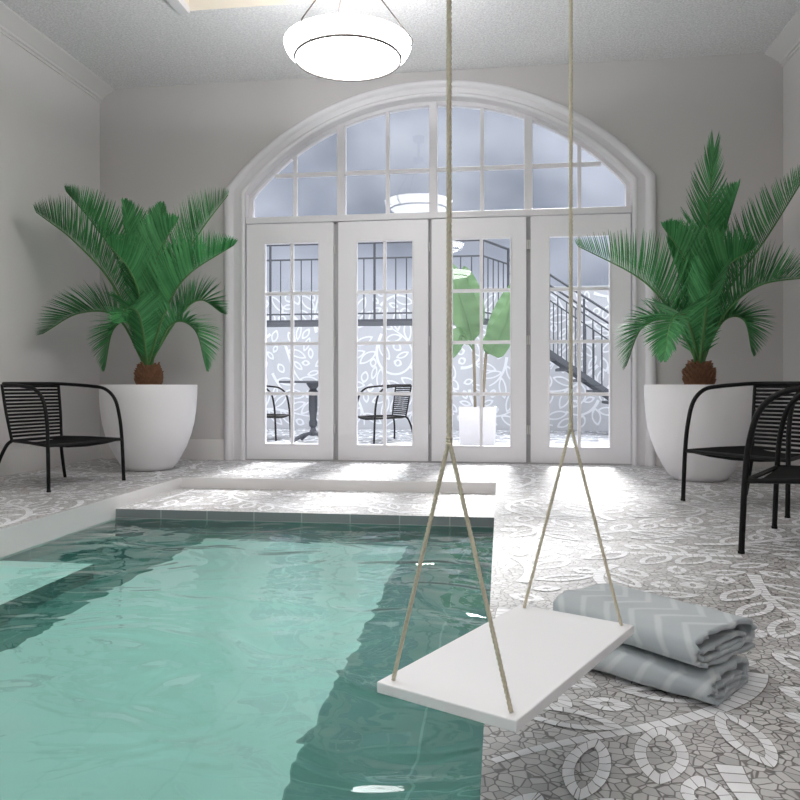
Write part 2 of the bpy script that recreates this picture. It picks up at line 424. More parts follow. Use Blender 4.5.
mb.box(XL - .12, XR + .12, YF - .12, YB + T, Hc + .006, Hc + .03)
for x0, x1, y0, y1 in ((XL - .12, XR + .12, YF - .12, YF), (XL - .12, XR + .12, YB, YB + T), (XL - .12, XL, YF, YB), (XR, XR + .12, YF, YB)):
    mb.box(x0, x1, y0, y1, H, Hc + .006)
struct(mb.build('roof_slab', M['side_wall']), 'roof over the pool room', 'roof')

def sweep_straight(mb, prof, p0, p1, out):
    """profile of (offset from wall along out, height) swept from p0 to p1"""
    p0, p1, out = Vector(p0), Vector(p1), Vector(out)
    ring = lambda p: [p + out * a + Vector((0, 0, b)) for a, b in prof]
    mb.loops([ring(p0), ring(p1)], True, True)
crown = [(0, 0), (.15, 0), (.15, -.012), (.135, -.02), (.12, -.03), (.09, -.045), (.06, -.07), (.035, -.085), (.03, -.1), (.012, -.105), (.012, -.125), (0, -.125)]
for nm, x, o in (('trim_crown_left', XL, 1), ('trim_crown_right', XR, -1)):
    mb = MB(); sweep_straight(mb, crown, (x, YF, H), (x, YB, H), (o, 0, 0))
    struct(mb.build(nm, M['side_wall'], None, 35), 'painted crown moulding along the %s wall' % nm.split('_')[-1], 'moulding')
base = [(0, 0), (.018, 0), (.018, .15), (.012, .165), (.012, .18), (.006, .19), (0, .19)]
for nm, p0, p1, o in (('baseboard_left', (XL, YF, 0), (XL, YB, 0), (1, 0, 0)), ('baseboard_right', (XR, YF, 0), (XR, YB, 0), (-1, 0, 0)),
                      ('baseboard_back', (XL, YB, 0), (XD0 - .19, YB, 0), (0, -1, 0)), ('baseboard_far', (XD1 + .19, YB, 0), (XR, YB, 0), (0, -1, 0))):
    mb = MB(); sweep_straight(mb, base, p0, p1, o)
    struct(mb.build(nm, M['side_wall'], None, 35), 'painted baseboard along the %s wall' % ('left' if 'left' in nm else 'right' if 'right' in nm else 'back'), 'baseboard')
mb = MB()   # moulding round the tray
for x0, x1, y0, y1 in ((TX0 - .07, TX0 + .006, TY0 - .07, TY1 - .002), (TX1 - .006, TX1 + .07, TY0 - .07, TY1 - .002), (TX0 - .07, TX1 + .07, TY0 - .075, TY0 + .006)):
    mb.box(x0, x1, y0, y1, H - .025, H + .03)
struct(mb.build('trim_ceiling', M['trim']), 'white moulding framing the ceiling tray', 'moulding')

# casing round the arch
def inner_outer(n=48):
    a = math.asin(AW / Ri); W = .19; out = []
    Ro = (1.943 ** 2 + .925 ** 2) / (2 * .925); Zo = 2.515 + .925 - Ro; ao = math.asin(1.943 / Ro)
    out.append(((XD0, 0), (AX - 1.943, 0)))
    for i in range(n + 1):
        f = -1 + 2 * i / n
        out.append(((AX + Ri * math.sin(a * f), Zi + Ri * math.cos(a * f)), (AX + Ro * math.sin(ao * f), Zo + Ro * math.cos(ao * f))))
    out.append(((XD1, 0), (AX + 1.943, 0))); return out
cp = [(0, -.01), (0, .022), (.06, .03), (.13, .034), (.2, .028), (.26, .018), (.56, .02), (.64, .04), (.74, .055), (.86, .056), (.95, .045), (1, .03), (1, -.01)]
mb = MB(); rings = []
for (ix, iz), (ox, oz) in inner_outer():
    rings.append([(ix + (ox - ix) * w, YB - d, iz + (oz - iz) * w) for w, d in cp])
mb.loops(rings, True, True)
struct(mb.build('trim_arch', M['trim'], None, 50), 'white moulded casing framing the arched opening', 'casing')

# transom window
YG = YB + .135
win = thing('window_1', 'arched fanlight with white muntins above the french doors', 'window', (0, 0, 0)); win['kind'] = 'structure'
mb = MB(); rings = []
for a, b in zip([(XD0, 2.2)] + arch() + [(XD1, 2.2)], [(XD0 + .034, 2.2)] + arch(48, -.034) + [(XD1 - .034, 2.2)]):
    b = (min(max(b[0], XD0 + .034), XD1 - .034), b[1])
    rings.append([(a[0], YG - .035, a[1]), (b[0], YG - .035, b[1]), (b[0], YG + .035, b[1]), (a[0], YG + .035, a[1])])
mb.loops(rings, True, True)
mb.build('window_frame', M['trim'], win, 40)
mb = MB(); mb.box(XD0 + .001, XD1 - .001, YB + .005, YB + .19, 2.205, 2.262); mb.build('sill_bar', M['trim'], win, None, .004)
for x in (-1.475, -.615, .245):
    mb = MB(); mb.box(x - .036, x + .036, YG - .05, YG + .05, 2.262, arch_z(x) - .01); mb.build('mullion', M['trim'], win, None, .004)
for x in (-1.92, -1.04, -.17, .695):
    mb = MB(); mb.box(x - .017, x + .017, YG - .022, YG + .022, 2.262, arch_z(x) - .03); mb.build('muntin', M['trim'], win, None, .003)
zt = 2.675; hx = math.sqrt((Ri - .05) ** 2 - (zt - Zi) ** 2)
mb = MB(); mb.box(AX - hx, AX + hx, YG - .02, YG + .02, zt - .018, zt + .018); mb.build('muntin', M['trim'], win, None, .003)
mb = MB(); mb.poly([(XD0 + .02, YG + .004, 2.22)] + [(max(min(x, XD1 - .02), XD0 + .02), YG + .004, z) for x, z in arch(48, -.03)] + [(XD1 - .02, YG + .004, 2.22)])
mb.build('glass', M['glass'], win)

# four glazed doors
lx = [(-2.352, -1.528), (-1.482, -.652), (-.622, .222), (.262, 1.122)]
px = [(-2.176, -1.668), (-1.307, -.797), (-.432, .081), (.427, .942)]
ord_ = ['first', 'second', 'third', 'fourth']
for k in range(4):
    (a, b), (p, q) = lx[k], px[k]; y0, y1 = YB + .008, YB + .053; z0, z1, zt = .155, 2.012, 2.196
    d = thing('door_%d' % (k + 1), 'white french door of eight panes, %s from the left' % ord_[k], 'door', (0, 0, 0)); d['kind'] = 'structure'
    mb = MB()
    mb.box(a, p, y0, y1, .012, zt); mb.box(q, b, y0, y1, .012, zt); mb.box(p, q, y0, y1, .012, z0); mb.box(p, q, y0, y1, z1, zt)
    mb.build('door_leaf', M['door'], d)
    mb = MB()   # glazing bead round the opening
    w = .014
    for x0, x1, za, zb in ((p - w, p, z0 - w, z1 + w), (q, q + w, z0 - w, z1 + w), (p, q, z0 - w, z0), (p, q, z1, z1 + w)):
        mb.box(x0, x1, y0 - .006, y0 + .002, za, zb)
    mb.build('glazing_bead', M['door'], d, None, .003)
    mb = MB(); xm = (p + q) / 2; mb.box(xm - .014, xm + .014, y0 + .008, y1 - .006, z0, z1)
    for j in (1, 2, 3):
        zz = z0 + (z1 - z0) * j / 4; mb.box(p, q, y0 + .009, y1 - .007, zz - .015, zz + .015)
    mb.build('muntin', M['door'], d)
    mb = MB(); yy = y0 + .025; mb.poly([(p, yy, z0), (q, yy, z0), (q, yy, z1), (p, yy, z1)]); mb.build('glass', M['glass'], d)
    for zz in (.3, 1.1, 1.95):
        mb = MB(); xh = (b + .012) if k < 3 else (a - .01); mb.tube([(xh, y0 + .004, zz - .04), (xh, y0 + .004, zz + .04)], .007, 8); mb.build('hinge', M['hook'], d, 40)
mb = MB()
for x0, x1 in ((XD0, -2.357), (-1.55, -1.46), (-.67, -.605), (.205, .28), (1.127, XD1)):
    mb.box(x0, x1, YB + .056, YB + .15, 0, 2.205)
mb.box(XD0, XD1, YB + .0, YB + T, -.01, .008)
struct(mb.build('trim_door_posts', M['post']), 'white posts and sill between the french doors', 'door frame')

# ------------------------------------------------------------------ pendants
def pendant(loc, label):
    g = thing('pendant_lamp', label, 'lamp', loc, 0, 'opal bowl pendants over the pool')
    mb = MB()
    prof = [(.0, -.022), (.12, -.020), (.22, -.014), (.30, -.006), (.335, 0), (.362, .014), (.388, .038), (.404, .064), (.411, .084), (.412, .092), (.406, .094), (.394, .082), (.36, .035), (.32, .012), (.2, .0), (0, -.008)]
    mb.lathe(prof, (0, 0, 0), 64)
    mb.m = [1 if 64 * 10 <= i < 64 * 15 else 0 for i in range(len(mb.f))]      # inner face of the bowl does not glow
    mb.build('glass_bowl', [M['opal'], M['white_matte']], g, 60)
    mb = MB(); n = 64
    rings = [[((.342 + .009 * math.cos(w)) * math.cos(q * 2 * PI / n), (.342 + .009 * math.cos(w)) * math.sin(q * 2 * PI / n), -.002 + .009 * math.sin(w)) for w in (0, PI / 3, 2 * PI / 3, PI, 4 * PI / 3, 5 * PI / 3)] for q in range(n + 1)]
    mb.loops(rings, True, False); mb.build('ring', M['metal'], g, 60)
    for k in range(3):
        a = math.radians(90 + 120 * k + 30); c, s_ = math.cos(a), math.sin(a)
        mb = MB(); mb.tube([(.342 * c, .342 * s_, 0), (.37 * c, .37 * s_, .012), (.397 * c, .397 * s_, .038), (.413 * c, .413 * s_, .064), (.421 * c, .421 * s_, .09), (.416 * c, .416 * s_, .105), (.05 * c, .05 * s_, .60)], .0045, 6)
        mb.build('rod', M['metal'], g, 60)
    mb = MB(); mb.lathe([(0, .56), (.05, .565), (.065, .585), (.065, .615), (.02, .63), (.014, .64), (.014, .80), (.06, .81), (.075, .83), (.075, 0.874), (0, 0.874)], (0, 0, 0), 32)
    mb.build('canopy', M['metal'], g, 40)
    B = bpy.data.lights.new('bulb', 'POINT'); B.energy = 30; B.shadow_soft_size = .03; B.color = (.985, .985, 1)
    bo_ = bpy.data.objects.new('bulb', B); C.collection.objects.link(bo_); bo_.parent = g; bo_.location = (0, 0, .055)
    return g
ZLAMP = 2.815
pendant((-.984, 4.81, ZLAMP), 'lit round opal glass bowl pendant with dark ring hanging above the pool')
pendant((-.984, 1.80, ZLAMP), 'lit opal bowl pendant over the near half of the pool')
pendant((-.984, -1.1, ZLAMP), 'lit opal bowl pendant farthest from the french doors')

# ------------------------------------------------------------------ swing
ra, rb = Vector((-.0795, 1.1665, 0)), Vector((.1435, 1.5985, 0)); ZS_ = .22
ax = (rb - ra).normalized(); wx = Vector((ax.y, -ax.x, 0)); ctr = (ra + rb) / 2
sw = thing('swing', 'white board swing hanging on twisted ropes over the pool edge', 'swing', (ctr.x, ctr.y, ZS_), math.atan2(ax.y, ax.x))
mb = MB(); mb.box(-.263, .263, -.125, .125, -.018, 0); mb.build('seat_board', M['board'], sw, None, .002)
def twisted(mb, p0, p1, r, pitch):
    p0, p1 = Vector(p0), Vector(p1); d = p1 - p0; L = d.length; t = d / L; n = t.orthogonal().normalized(); b = t.cross(n); N = int(L / .0045); rings = []
    for i in range(N + 1):
        s_ = L * i / N; ph = 2 * PI * s_ / pitch; ring = []
        for q in range(12):
            w = 2 * PI * q / 12; rr = r * (.86 + .2 * abs(math.cos(1.5 * w)))
            ring.append(p0 + t * s_ + (n * math.cos(w + ph) + b * math.sin(w + ph)) * rr)
        rings.append(ring)
    mb.loops(rings, True, True)
for s_ in (-1, 1):
    xk = s_ * (rb - ra).length / 2; zk = .605 - ZS_; top = Hc - ZS_
    mb = MB(); twisted(mb, (xk, 0, zk), (xk, 0, top - .06), .0043, .026); rp = mb.build('rope', M['rope'], sw, 70)
    mb = MB()
    for i in range(3): mb.lathe([(.0035, -.0025), (.0052, -.0012), (.0055, 0), (.0052, .0012), (.0035, .0025)], (xk, 0, zk + .004 + i * .0045), 12)
    mb.build('knot', M['rope'], rp, 80)
    for w in (-1, 1):
        mb = MB(); twisted(mb, (xk, w * .001, zk + .006), (xk + s_ * .0, w * .106, .001), .0036, .024); mb.build('rope_strand', M['rope'], rp, 70)
    mb = MB(); mb.tube(smooth_path([(xk, 0, top - .001), (xk, 0, top - .03), (xk + .012, 0, top - .045), (xk, 0, top - .062), (xk - .012, 0, top - .05)], 5), .004, 8); mb.build('hook', M['hook'], sw, 60)

# ------------------------------------------------------------------ potted cycads
def frond(root, pts, lmax, seed, name_parent, n=100, droop=.25, vee=1.05, sweep=.85, up=.07, tipf=.85, tipfw=5):
    r = random.Random(seed); path = smooth_path(pts, 10); m = len(path)
    rad = Vector((path[-1].x - path[0].x, path[-1].y - path[0].y, 0)); rad = rad.normalized() if rad.length > .02 else Vector((0, -1, 0))
    B = Vector((0, 0, 1)).cross(rad).normalized()
    rc = MB(); rc.tube(path, [.011 * (1 - .85 * i / m) + .0012 for i in range(m)], 6)
    rach = rc.build('rachis', M['palm_rib'], None, 60)
    lf = MB()
    for i in range(n):
        t = .07 + .93 * i / (n - 1); f = t * (m - 1); k = min(int(f), m - 2); p = path[k].lerp(path[k + 1], f - k)
        tg = (path[k + 1] - path[max(k - 1, 0)]).normalized()
        N = tg.cross(B); N.normalize()
        ln = lmax * 1.5 * (min(1, .45 + t * 2.0)) * (1 if t < .5 else 1 - tipf * ((t - .5) / .5) ** 1.8)
        fw = sweep + .5 * max(0, t - .45) + tipfw * max(0, t - .8)
        for sd in (-1, 1):
            d0 = (B * sd * .75 + N * (vee + r.uniform(-.08, .08)) + tg * (fw + r.uniform(-.08, .08))).normalized()
            L = ln * r.uniform(.9, 1.06); w = .0066; rv = r.random()
            q = p; d = d0.copy(); wn = d.cross(N).normalized() if abs(d.dot(N)) < .95 else tg
            cs = [(p, w * .55)]
            for s_ in range(1, 5):
                d = (d + tg * .03 + Vector((0, 0, 1)) * up + Vector((0, 0, -1)) * droop * .10).normalized(); q = q + d * (L / 4)
                cs.append((q, w * (1.0, .95, .7, .12)[s_ - 1]))
            n0 = len(lf.v)
            for q, ww in cs:
                lf.v += [tuple(q - wn * ww), tuple(q + wn * ww)]
            for s_ in range(4): lf.face([n0 + 2 * s_, n0 + 2 * s_ + 1, n0 + 2 * s_ + 3, n0 + 2 * s_ + 2], [(rv, .5)] * 4)
    o = lf.build('frond', M['palm'], name_parent)
    rach.parent = o
    return o
pot_prof = [(0, 0), (.165, 0), (.19, .008), (.222, .045), (.262, .11), (.305, .195), (.340, .29), (.365, .39), (.380, .50), (.387, .60), (.389, .698), (.386, .703), (.376, .703), (.373, .695), (.371, .62), (0, .60)]
def potted(cx, cy, label, fronds, seed):
    g = thing('potted_palm', label, 'potted plant', (cx, cy, 0), 0, 'potted palms flanking the doors'); inv = Vector((cx, cy, 0))
    mb = MB(); mb.lathe(pot_prof, (0, 0, 0), 72); mb.build('planter', M['white_matte'], g, 50)
    mb = MB(); mb.lathe([(0, .60), (.3715, .60), (.3715, .665), (.2, .68), (0, .685)], (0, 0, 0), 40); mb.build('soil', M['soil'], g, 60)
    mb = MB(); r = random.Random(seed); mb.lathe([(.0, .62), (.10, .66), (.105, .74), (.09, .82), (.05, .86), (0, .87)], (0, 0, 0), 24)
    for i in range(120):
        a = i * 2.39996; z = .69 + .155 * i / 120; rr = .098 - .035 * max(0, (i - 60) / 60)
        c, s_ = math.cos(a), math.sin(a); o_ = Vector((rr * c, rr * s_, z)); T_ = Vector((-s_, c, 0)); L = r.uniform(.035, .06); U = Vector((.45 * c, .45 * s_, .9))
        p = [o_ - T_ * .016, o_ + T_ * .016, o_ + U * L + T_ * .007, o_ + U * L - T_ * .007]
        q = [x - Vector((c, s_, 0)) * .014 for x in p]; n0 = len(mb.v); mb.v += [tuple(x) for x in p + q]
        for fc in ((0, 1, 2, 3), (7, 6, 5, 4), (0, 4, 5, 1), (1, 5, 6, 2), (2, 6, 7, 3), (3, 7, 4, 0)): mb.face([n0 + x for x in fc])
    mb.build('trunk', M['trunk'], g)
    for i, (pp, lm, kw) in enumerate(fronds):
        P3 = [Vector((r.uniform(-.03, .03), r.uniform(-.03, .03), .83))]
        for x, y, dy in pp: P3.append(at(x, y, cy + dy) - inv)
        frond(None, P3, lm, seed * 50 + i, g, **kw)
    return g
LP = (-2.898, 5.94)
potted(*LP, 'green palm in white planter left of the french doors', [
    ([(116, 290, -.12), (76, 243, -.3), (36, 212, -.5)], .27, dict(vee=1.3)),
    ([(122, 270, .02), (95, 226, .0), (66, 191, -.06)], .24, {}),
    ([(140, 290, .12), (133, 245, .24), (124, 203, .30)], .22, {}),
    ([(153, 285, .15), (157, 245, .3), (162, 206, .42)], .20, {}),
    ([(175, 275, .08), (200, 232, .16), (228, 195, .22)], .25, {}),
    ([(166, 310, -.16), (188, 275, -.26), (234, 245, -.36)], .26, dict(vee=1.3)),
    ([(118, 318, .0), (80, 313, -.2), (42, 334, -.35)], .22, dict(vee=.9, droop=.3, up=.0)),
    ([(178, 318, .14), (200, 300, .24), (222, 313, .28)], .19, dict(vee=.9, droop=.3, up=.0)),
    ([(130, 325, -.14), (113, 330, -.24), (105, 368, -.3)], .17, dict(vee=.55, sweep=.5, droop=.4, up=-.03)),
    ([(172, 324, -.05), (195, 330, -.06), (206, 368, -.06)], .18, dict(vee=.55, sweep=.5, droop=.4, up=-.03)),
    ([(140, 300, -.2), (128, 268, -.32), (108, 244, -.42)], .22, {}),
    ([(150, 295, -.12), (158, 255, -.2), (176, 222, -.26)], .24, {}),
    ([(146, 300, .2), (140, 262, .42), (144, 232, .55)], .22, {}),
    ([(140, 318, -.26), (128, 308, -.48), (118, 322, -.68)], .17, dict(vee=.55, sweep=.5, droop=.4, up=-.03)),
    ([(165, 305, .2), (180, 270, .4), (204, 250, .5)], .22, {}),
], 1)
RP = (1.456, 5.845)
potted(*RP, 'green palm in white planter right of the french doors', [
    ([(676, 320, -.05), (642, 280, -.1), (578, 246, -.16)], .27, dict(vee=1.4)),
    ([(703, 290, .02), (707, 230, -.02), (714, 150, -.12)], .25, dict(vee=.05, sweep=.38, up=.09, tipf=.6, tipfw=6)),
    ([(722, 300, .06), (765, 240, .1), (812, 165, .12)], .29, dict(vee=.9, sweep=.8)),
    ([(722, 318, -.12), (758, 286, -.2), (812, 277, -.3)], .25, {}),
    ([(672, 322, .04), (642, 328, .06), (626, 366, .05)], .20, dict(vee=.55, sweep=.5, droop=.4, up=-.03)),
    ([(686, 318, -.2), (672, 320, -.42), (664, 358, -.56)], .19, dict(vee=.4, sweep=.45, droop=.4, up=-.03)),
    ([(722, 322, .0), (744, 320, -.02), (752, 352, -.04)], .18, dict(vee=.55, sweep=.5, droop=.4, up=-.03)),
    ([(712, 290, .12), (724, 235, .24), (738, 188, .34)], .26, {}),
    ([(690, 300, -.1), (686, 262, -.16), (664, 228, -.24)], .22, {}),
    ([(712, 300, -.14), (726, 268, -.26), (752, 250, -.36)], .24, {}),
    ([(690, 305, .15), (676, 262, .3), (672, 225, .42)], .20, {}),
    ([(706, 310, -.25), (712, 285, -.45), (712, 290, -.68)], .18, dict(vee=.8)),
    ([(700, 300, .25), (706, 262, .45), (720, 240, .56)], .2, {}),
], 2)

# ------------------------------------------------------------------ woven chairs
def make_chair(label):
    g = thing('woven_armchair', label, 'chair', (0, 0, 0), 0, 'black woven armchairs')
    half = [(.275, .34, .0), (.262, .335, .30), (.245, .328, .47), (.205, .322, .60), (.12, .313, .672), (0, .300, .692), (-.14, .282, .702), (-.23, .255, .708), (-.268, .20, .71), (-.285, .10, .71)]
    full = half + [(-.29, 0, .71)] + [(x, -y, z) for x, y, z in reversed(half)]
    mb = MB(); mb.tube(smooth_path(full, 6), .0125, 10); mb.build('arm_frame', M['black'], g, 70)
    for s_ in (1, -1):
        mb = MB(); mb.tube(smooth_path([(-.20, s_ * .215, .315), (-.225, s_ * .235, .285), (-.25, s_ * .265, .20), (-.268, s_ * .30, .08), (-.272, s_ * .318, 0)], 6), .012, 10); mb.build('leg', M['black'], g, 70)
        mb = MB(); mb.tube([(-.20, s_ * .215, .315), (-.23, s_ * .235, .5), (-.262, s_ * .245, .705)], .010, 8); mb.build('back_post', M['black'], g, 70)
        mb = MB(); mb.lathe([(0, 0), (.014, 0), (.0145, .012), (0, .014)], (.275, s_ * .34, 0), 12); mb.build('foot_cap', M['black'], g, 60)
    rim = [(.262, .333, .302), (.03, .275, .312), (-.20, .215, .315), (-.205, 0, .315), (-.20, -.215, .315), (.03, -.275, .312), (.262, -.333, .302)]
    mb = MB(); mb.tube(rim + [rim[0]], .011, 8); mb.build('seat_frame', M['black'], g, 70)
    mb = MB(); N = 44   # close woven cords, dipping a little in the middle
    for i in range(N):
        f = (i + .5) / N; x = -.2 + .46 * f; w = .215 + .118 * f; z = .313 - .011 * f
        mb.tube([(x, w, z), (x, w * .5, z - .018), (x, 0, z - .024), (x, -w * .5, z - .018), (x, -w, z)], .0058, 5)
    mb.build('woven_seat', M['black_cord'], g, 70)
    mb = MB(); N = 15
    for i in range(N):
        f = (i + .6) / N; z = .33 + .37 * f; x = -.203 - .062 * f; w = .218 + .028 * f; b = .022 * f + .006
        for dz in (0.,):
            mb.tube([(x, w, z), (x - b * .7, w * .5, z), (x - b, 0, z), (x - b * .7, -w * .5, z), (x, -w, z)], .0085, 6)
    mb.build('woven_backrest', M['black_cord'], g, 70)
    return g
def place(front_a, front_b):
    """rotation and origin so that the two front feet stand on the given floor points (a is the chair's +y side)"""
    a, b = Vector(front_a), Vector(front_b); y = (a - b).normalized(); x = Vector((y.y, -y.x)); m = (a + b) / 2 - x * .275
    return (m.x, m.y, 0), math.atan2(x.y, x.x)
ch = make_chair('black woven armchair left of the pool in front of the left planter')
l, r_ = place((-2.739, 5.246), (-2.923, 4.546)); ch.location = l; ch.rotation_euler = (0, 0, r_)
l, r_ = place((1.487, 4.208), (1.095, 4.743)); copy_tree(ch, l, r_, 'black woven armchair in front of the right planter, farther of two')
l, r_ = place((.995, 3.307), (1.315, 3.879)); copy_tree(ch, l, r_, 'black woven armchair nearest the viewer, cut by the right edge')
GZ = -.01
l, r_ = place((-1.52, 8.99), (-1.87, 9.57)); copy_tree(ch, (l[0], l[1], GZ), r_, 'black woven armchair outside, right of the round iron table')
l, r_ = place((-2.83, 9.95), (-2.83, 9.30)); copy_tree(ch, (l[0], l[1], GZ), r_, 'black woven armchair outside, left of the round iron table')

# ------------------------------------------------------------------ folded towels
def towel(corner, ang, length, width, h, z0, label, seed):
    g = thing('folded_towel', label, 'towel', (corner[0], corner[1], z0), math.radians(ang), 'folded towels by the swing')
    th = .0105; r = random.Random(seed)
    # centre line of the folded sheet in (w, z): flap underneath, round the near fold, over the top, round the far fold, back inside
    c = [(width * 1.0, .007), (width * .6, .006), (width * .25, .006), (.035, .008), (.012, .018), (.006, h * .5), (.014, h * .78), (.04, h * .95), (width * .3, h * 1.02), (width * .62, h * 1.0), (width * .86, h * .96), (width * .97, h * .82), (width * 1.0, h * .6), (width * .96, h * .38), (width * .86, h * .29), (width * .5, h * .26), (.05, h * .27), (.028, h * .36), (.03, h * .52), (.06, h * .60), (width * .4, h * .60), (width * .7, h * .62), (width * .82, h * .52), (width * .76, h * .44), (width * .4, h * .43)]
    line = smooth_path([(a, 0, b) for a, b in c], 5); NL = 40
    # (local x runs back from the near end, local y across the fold, z up)
    def row(x, k):
        out_l, out_r = [], []; acc = 0; S = [0]
        for i in range(len(line)):
            p = line[i]
            tg = (line[min(i + 1, len(line) - 1)] - line[max(i - 1, 0)]).normalized(); nr = Vector((-tg.z, 0, tg.x))
            j = noise.noise(Vector((x * 9, i * .09, seed * 3.1))) * .0045 + noise.noise(Vector((x * 26, i * .22, seed))) * .0013
            e = (noise.noise(Vector((i * .35, seed * 7, k * .02))) * .012) if x > length * .98 or x < length * .02 else 0
            s_ = .55 if p.z < .012 and i < 15 else 1
            q = Vector((p.x, 0, max(p.z + j * s_, .0054)))
            out_l.append(Vector((x + e, q.x, max(q.z, 0)) ) + Vector((0, nr.x, nr.z)) * th / 2); out_r.append(Vector((x + e, q.x, q.z)) - Vector((0, nr.x, nr.z)) * th / 2)
        for v in out_l + out_r: v.z = max(v.z, .0004)
        return out_l, out_r
    mb = MB(); n = len(line); cum = [0]
    for i in range(1, n): cum.append(cum[-1] + (line[i] - line[i - 1]).length)
    rows = []
    for k in range(NL + 1):
        x = length * k / NL; a, b = row(x, k)
        endf = 0
        rows.append((x, a + b[::-1]))
    base_i = 0; K = 2 * n
    for x, ring in rows: mb.v.extend((p.x, -p.y, p.z) for p in ring)
    cc = cum + cum[::-1]
    for k in range(NL):
        for j in range(K):
            j2 = (j + 1) % K; a = k * K + j; b = k * K + j2
            mb.face([a, a + K, b + K, b], [(rows[k][0], cc[j]), (rows[k + 1][0], cc[j]), (rows[k + 1][0], cc[j2]), (rows[k][0], cc[j2])])
    for k in (0, NL):   # ends: strip across the sheet thickness
        for j in range(n - 1):
            a, b = k * K + j, k * K + j + 1; c_, d_ = k * K + K - 2 - j, k * K + K - 1 - j
            q = [a, b, c_, d_]; uv = [(rows[k][0], cum[j]), (rows[k][0], cum[j + 1]), (rows[k][0], cum[j + 1]), (rows[k][0], cum[j])]
            if k == NL: q.reverse(); uv.reverse()
            mb.face(q, uv)
    mb.f = [f[::-1] for f in mb.f]; mb.uv = [u_[::-1] for u_ in mb.uv]
    o = mb.build('towel_body', M['towel'], g, 180)
    return g
towel((.444, 1.690), 180 - 37, .42, .215, .066, .001, 'folded grey chevron towel on the floor beneath the other', 1)
towel((.415, 1.700), 180 - 45, .405, .255, .074, .0775, 'folded grey chevron towel on top of the stack beside the swing', 2)

# ------------------------------------------------------------------ courtyard seen through the glass
YW, WH = 12.0, 2.24
mb = MB(); mb.box(-9, 7, YB + T, YW, -.25, GZ); mb.mi = 1
pg = Pattern(-5, 4, 8.8, YW - .05, lambda x, y: -5 < x < 4 and 8.8 < y < YW - .05, 9); pg.fill(400, 1500, leaf_l=.3, leaf_w=.08, band=.03)
pg.draw(mb, lambda u, v, e: (u, v, GZ + e), 1)
struct(mb.build('floor_courtyard', [M['paving_grey'], M['leaf_paint']]), 'pale patterned paving of the courtyard outside', 'paving')
mb = MB(); mb.box(-9, 7, YW, YW + .2, -.25, WH)
pw = Pattern(-5.2, 3.6, .02, WH - .02, lambda u, v: -5.2 < u < 3.6 and .02 < v < WH - .02, 21); pw.fill(1200, 6000, leaf_l=.30, leaf_w=.07, band=.024, width=.05, clear=.045, gap=.14, stem_gap=.30)
pw.draw(mb, lambda u, v, e: (u, YW - e * 2, v), 1)
struct(mb.build('wall_courtyard', [M['court_wall'], M['leaf_paint']]), 'courtyard wall painted with white leaf outlines', 'wall')

BZ, BY0, BY1, BX0, BX1 = 1.58, 9.95, 10.75, -6.0, -.24
balc = thing('balcony', 'grey balcony walkway with black railing outside the doors', 'balcony', (0, 0, 0))
mb = MB(); mb.poly([(BX0, BY0, BZ), (BX1, BY0, BZ), (.12, BY1, BZ), (BX0, BY1, BZ)]); mb.poly([(BX0, BY1, BZ - .03), (.12, BY1, BZ - .03), (BX1, BY0, BZ - .03), (BX0, BY0, BZ - .03)])
E4 = [(BX0, BY0), (BX1, BY0), (.12, BY1), (BX0, BY1)]
for a, b in zip(E4, E4[1:] + E4[:1]): mb.poly([(*a, BZ - .03), (*b, BZ - .03), (*b, BZ), (*a, BZ)])
mb.build('deck', M['iron'], balc)
rt, rm = BZ + 1.03, BZ + .82
mb = MB()
for z, r in ((rt, .018), (rm, .012), (BZ + .08, .012)):
    mb.tube([(BX0, BY0 + .03, z), (BX1, BY0 + .03, z), (.10, BY1 - .02, z)], r, 6)
mb.build('rail', M['iron'], balc, 60)
x = BX0; i = 0
while x < BX1 + .01:
    mb = MB(); post = i % 5 == 0
    mb.tube([(x, BY0 + .03, BZ), (x, BY0 + .03, rt if post else rm)], .018 if post else .0085, 6); mb.build('railing_post' if post else 'baluster', M['iron'], balc, 60)
    x += .144; i += 1
for i in range(1, 6):
    f = i / 5; mb = MB(); q = (BX1 + (.10 - BX1) * f, BY0 + .03 + (BY1 - BY0 - .05) * f)
    mb.tube([(*q, BZ), (*q, rt if i == 5 else rm)], .018 if i == 5 else .0085, 6); mb.build('railing_post' if i == 5 else 'baluster', M['iron'], balc, 60)
for x in (-5.8, -2.335, -.955):
    mb = MB(); mb.box(x - .04, x + .04, BY0 + .5, BY0 + .58, GZ, BZ - .03); mb.build('support_post', M['court_dark'], balc)

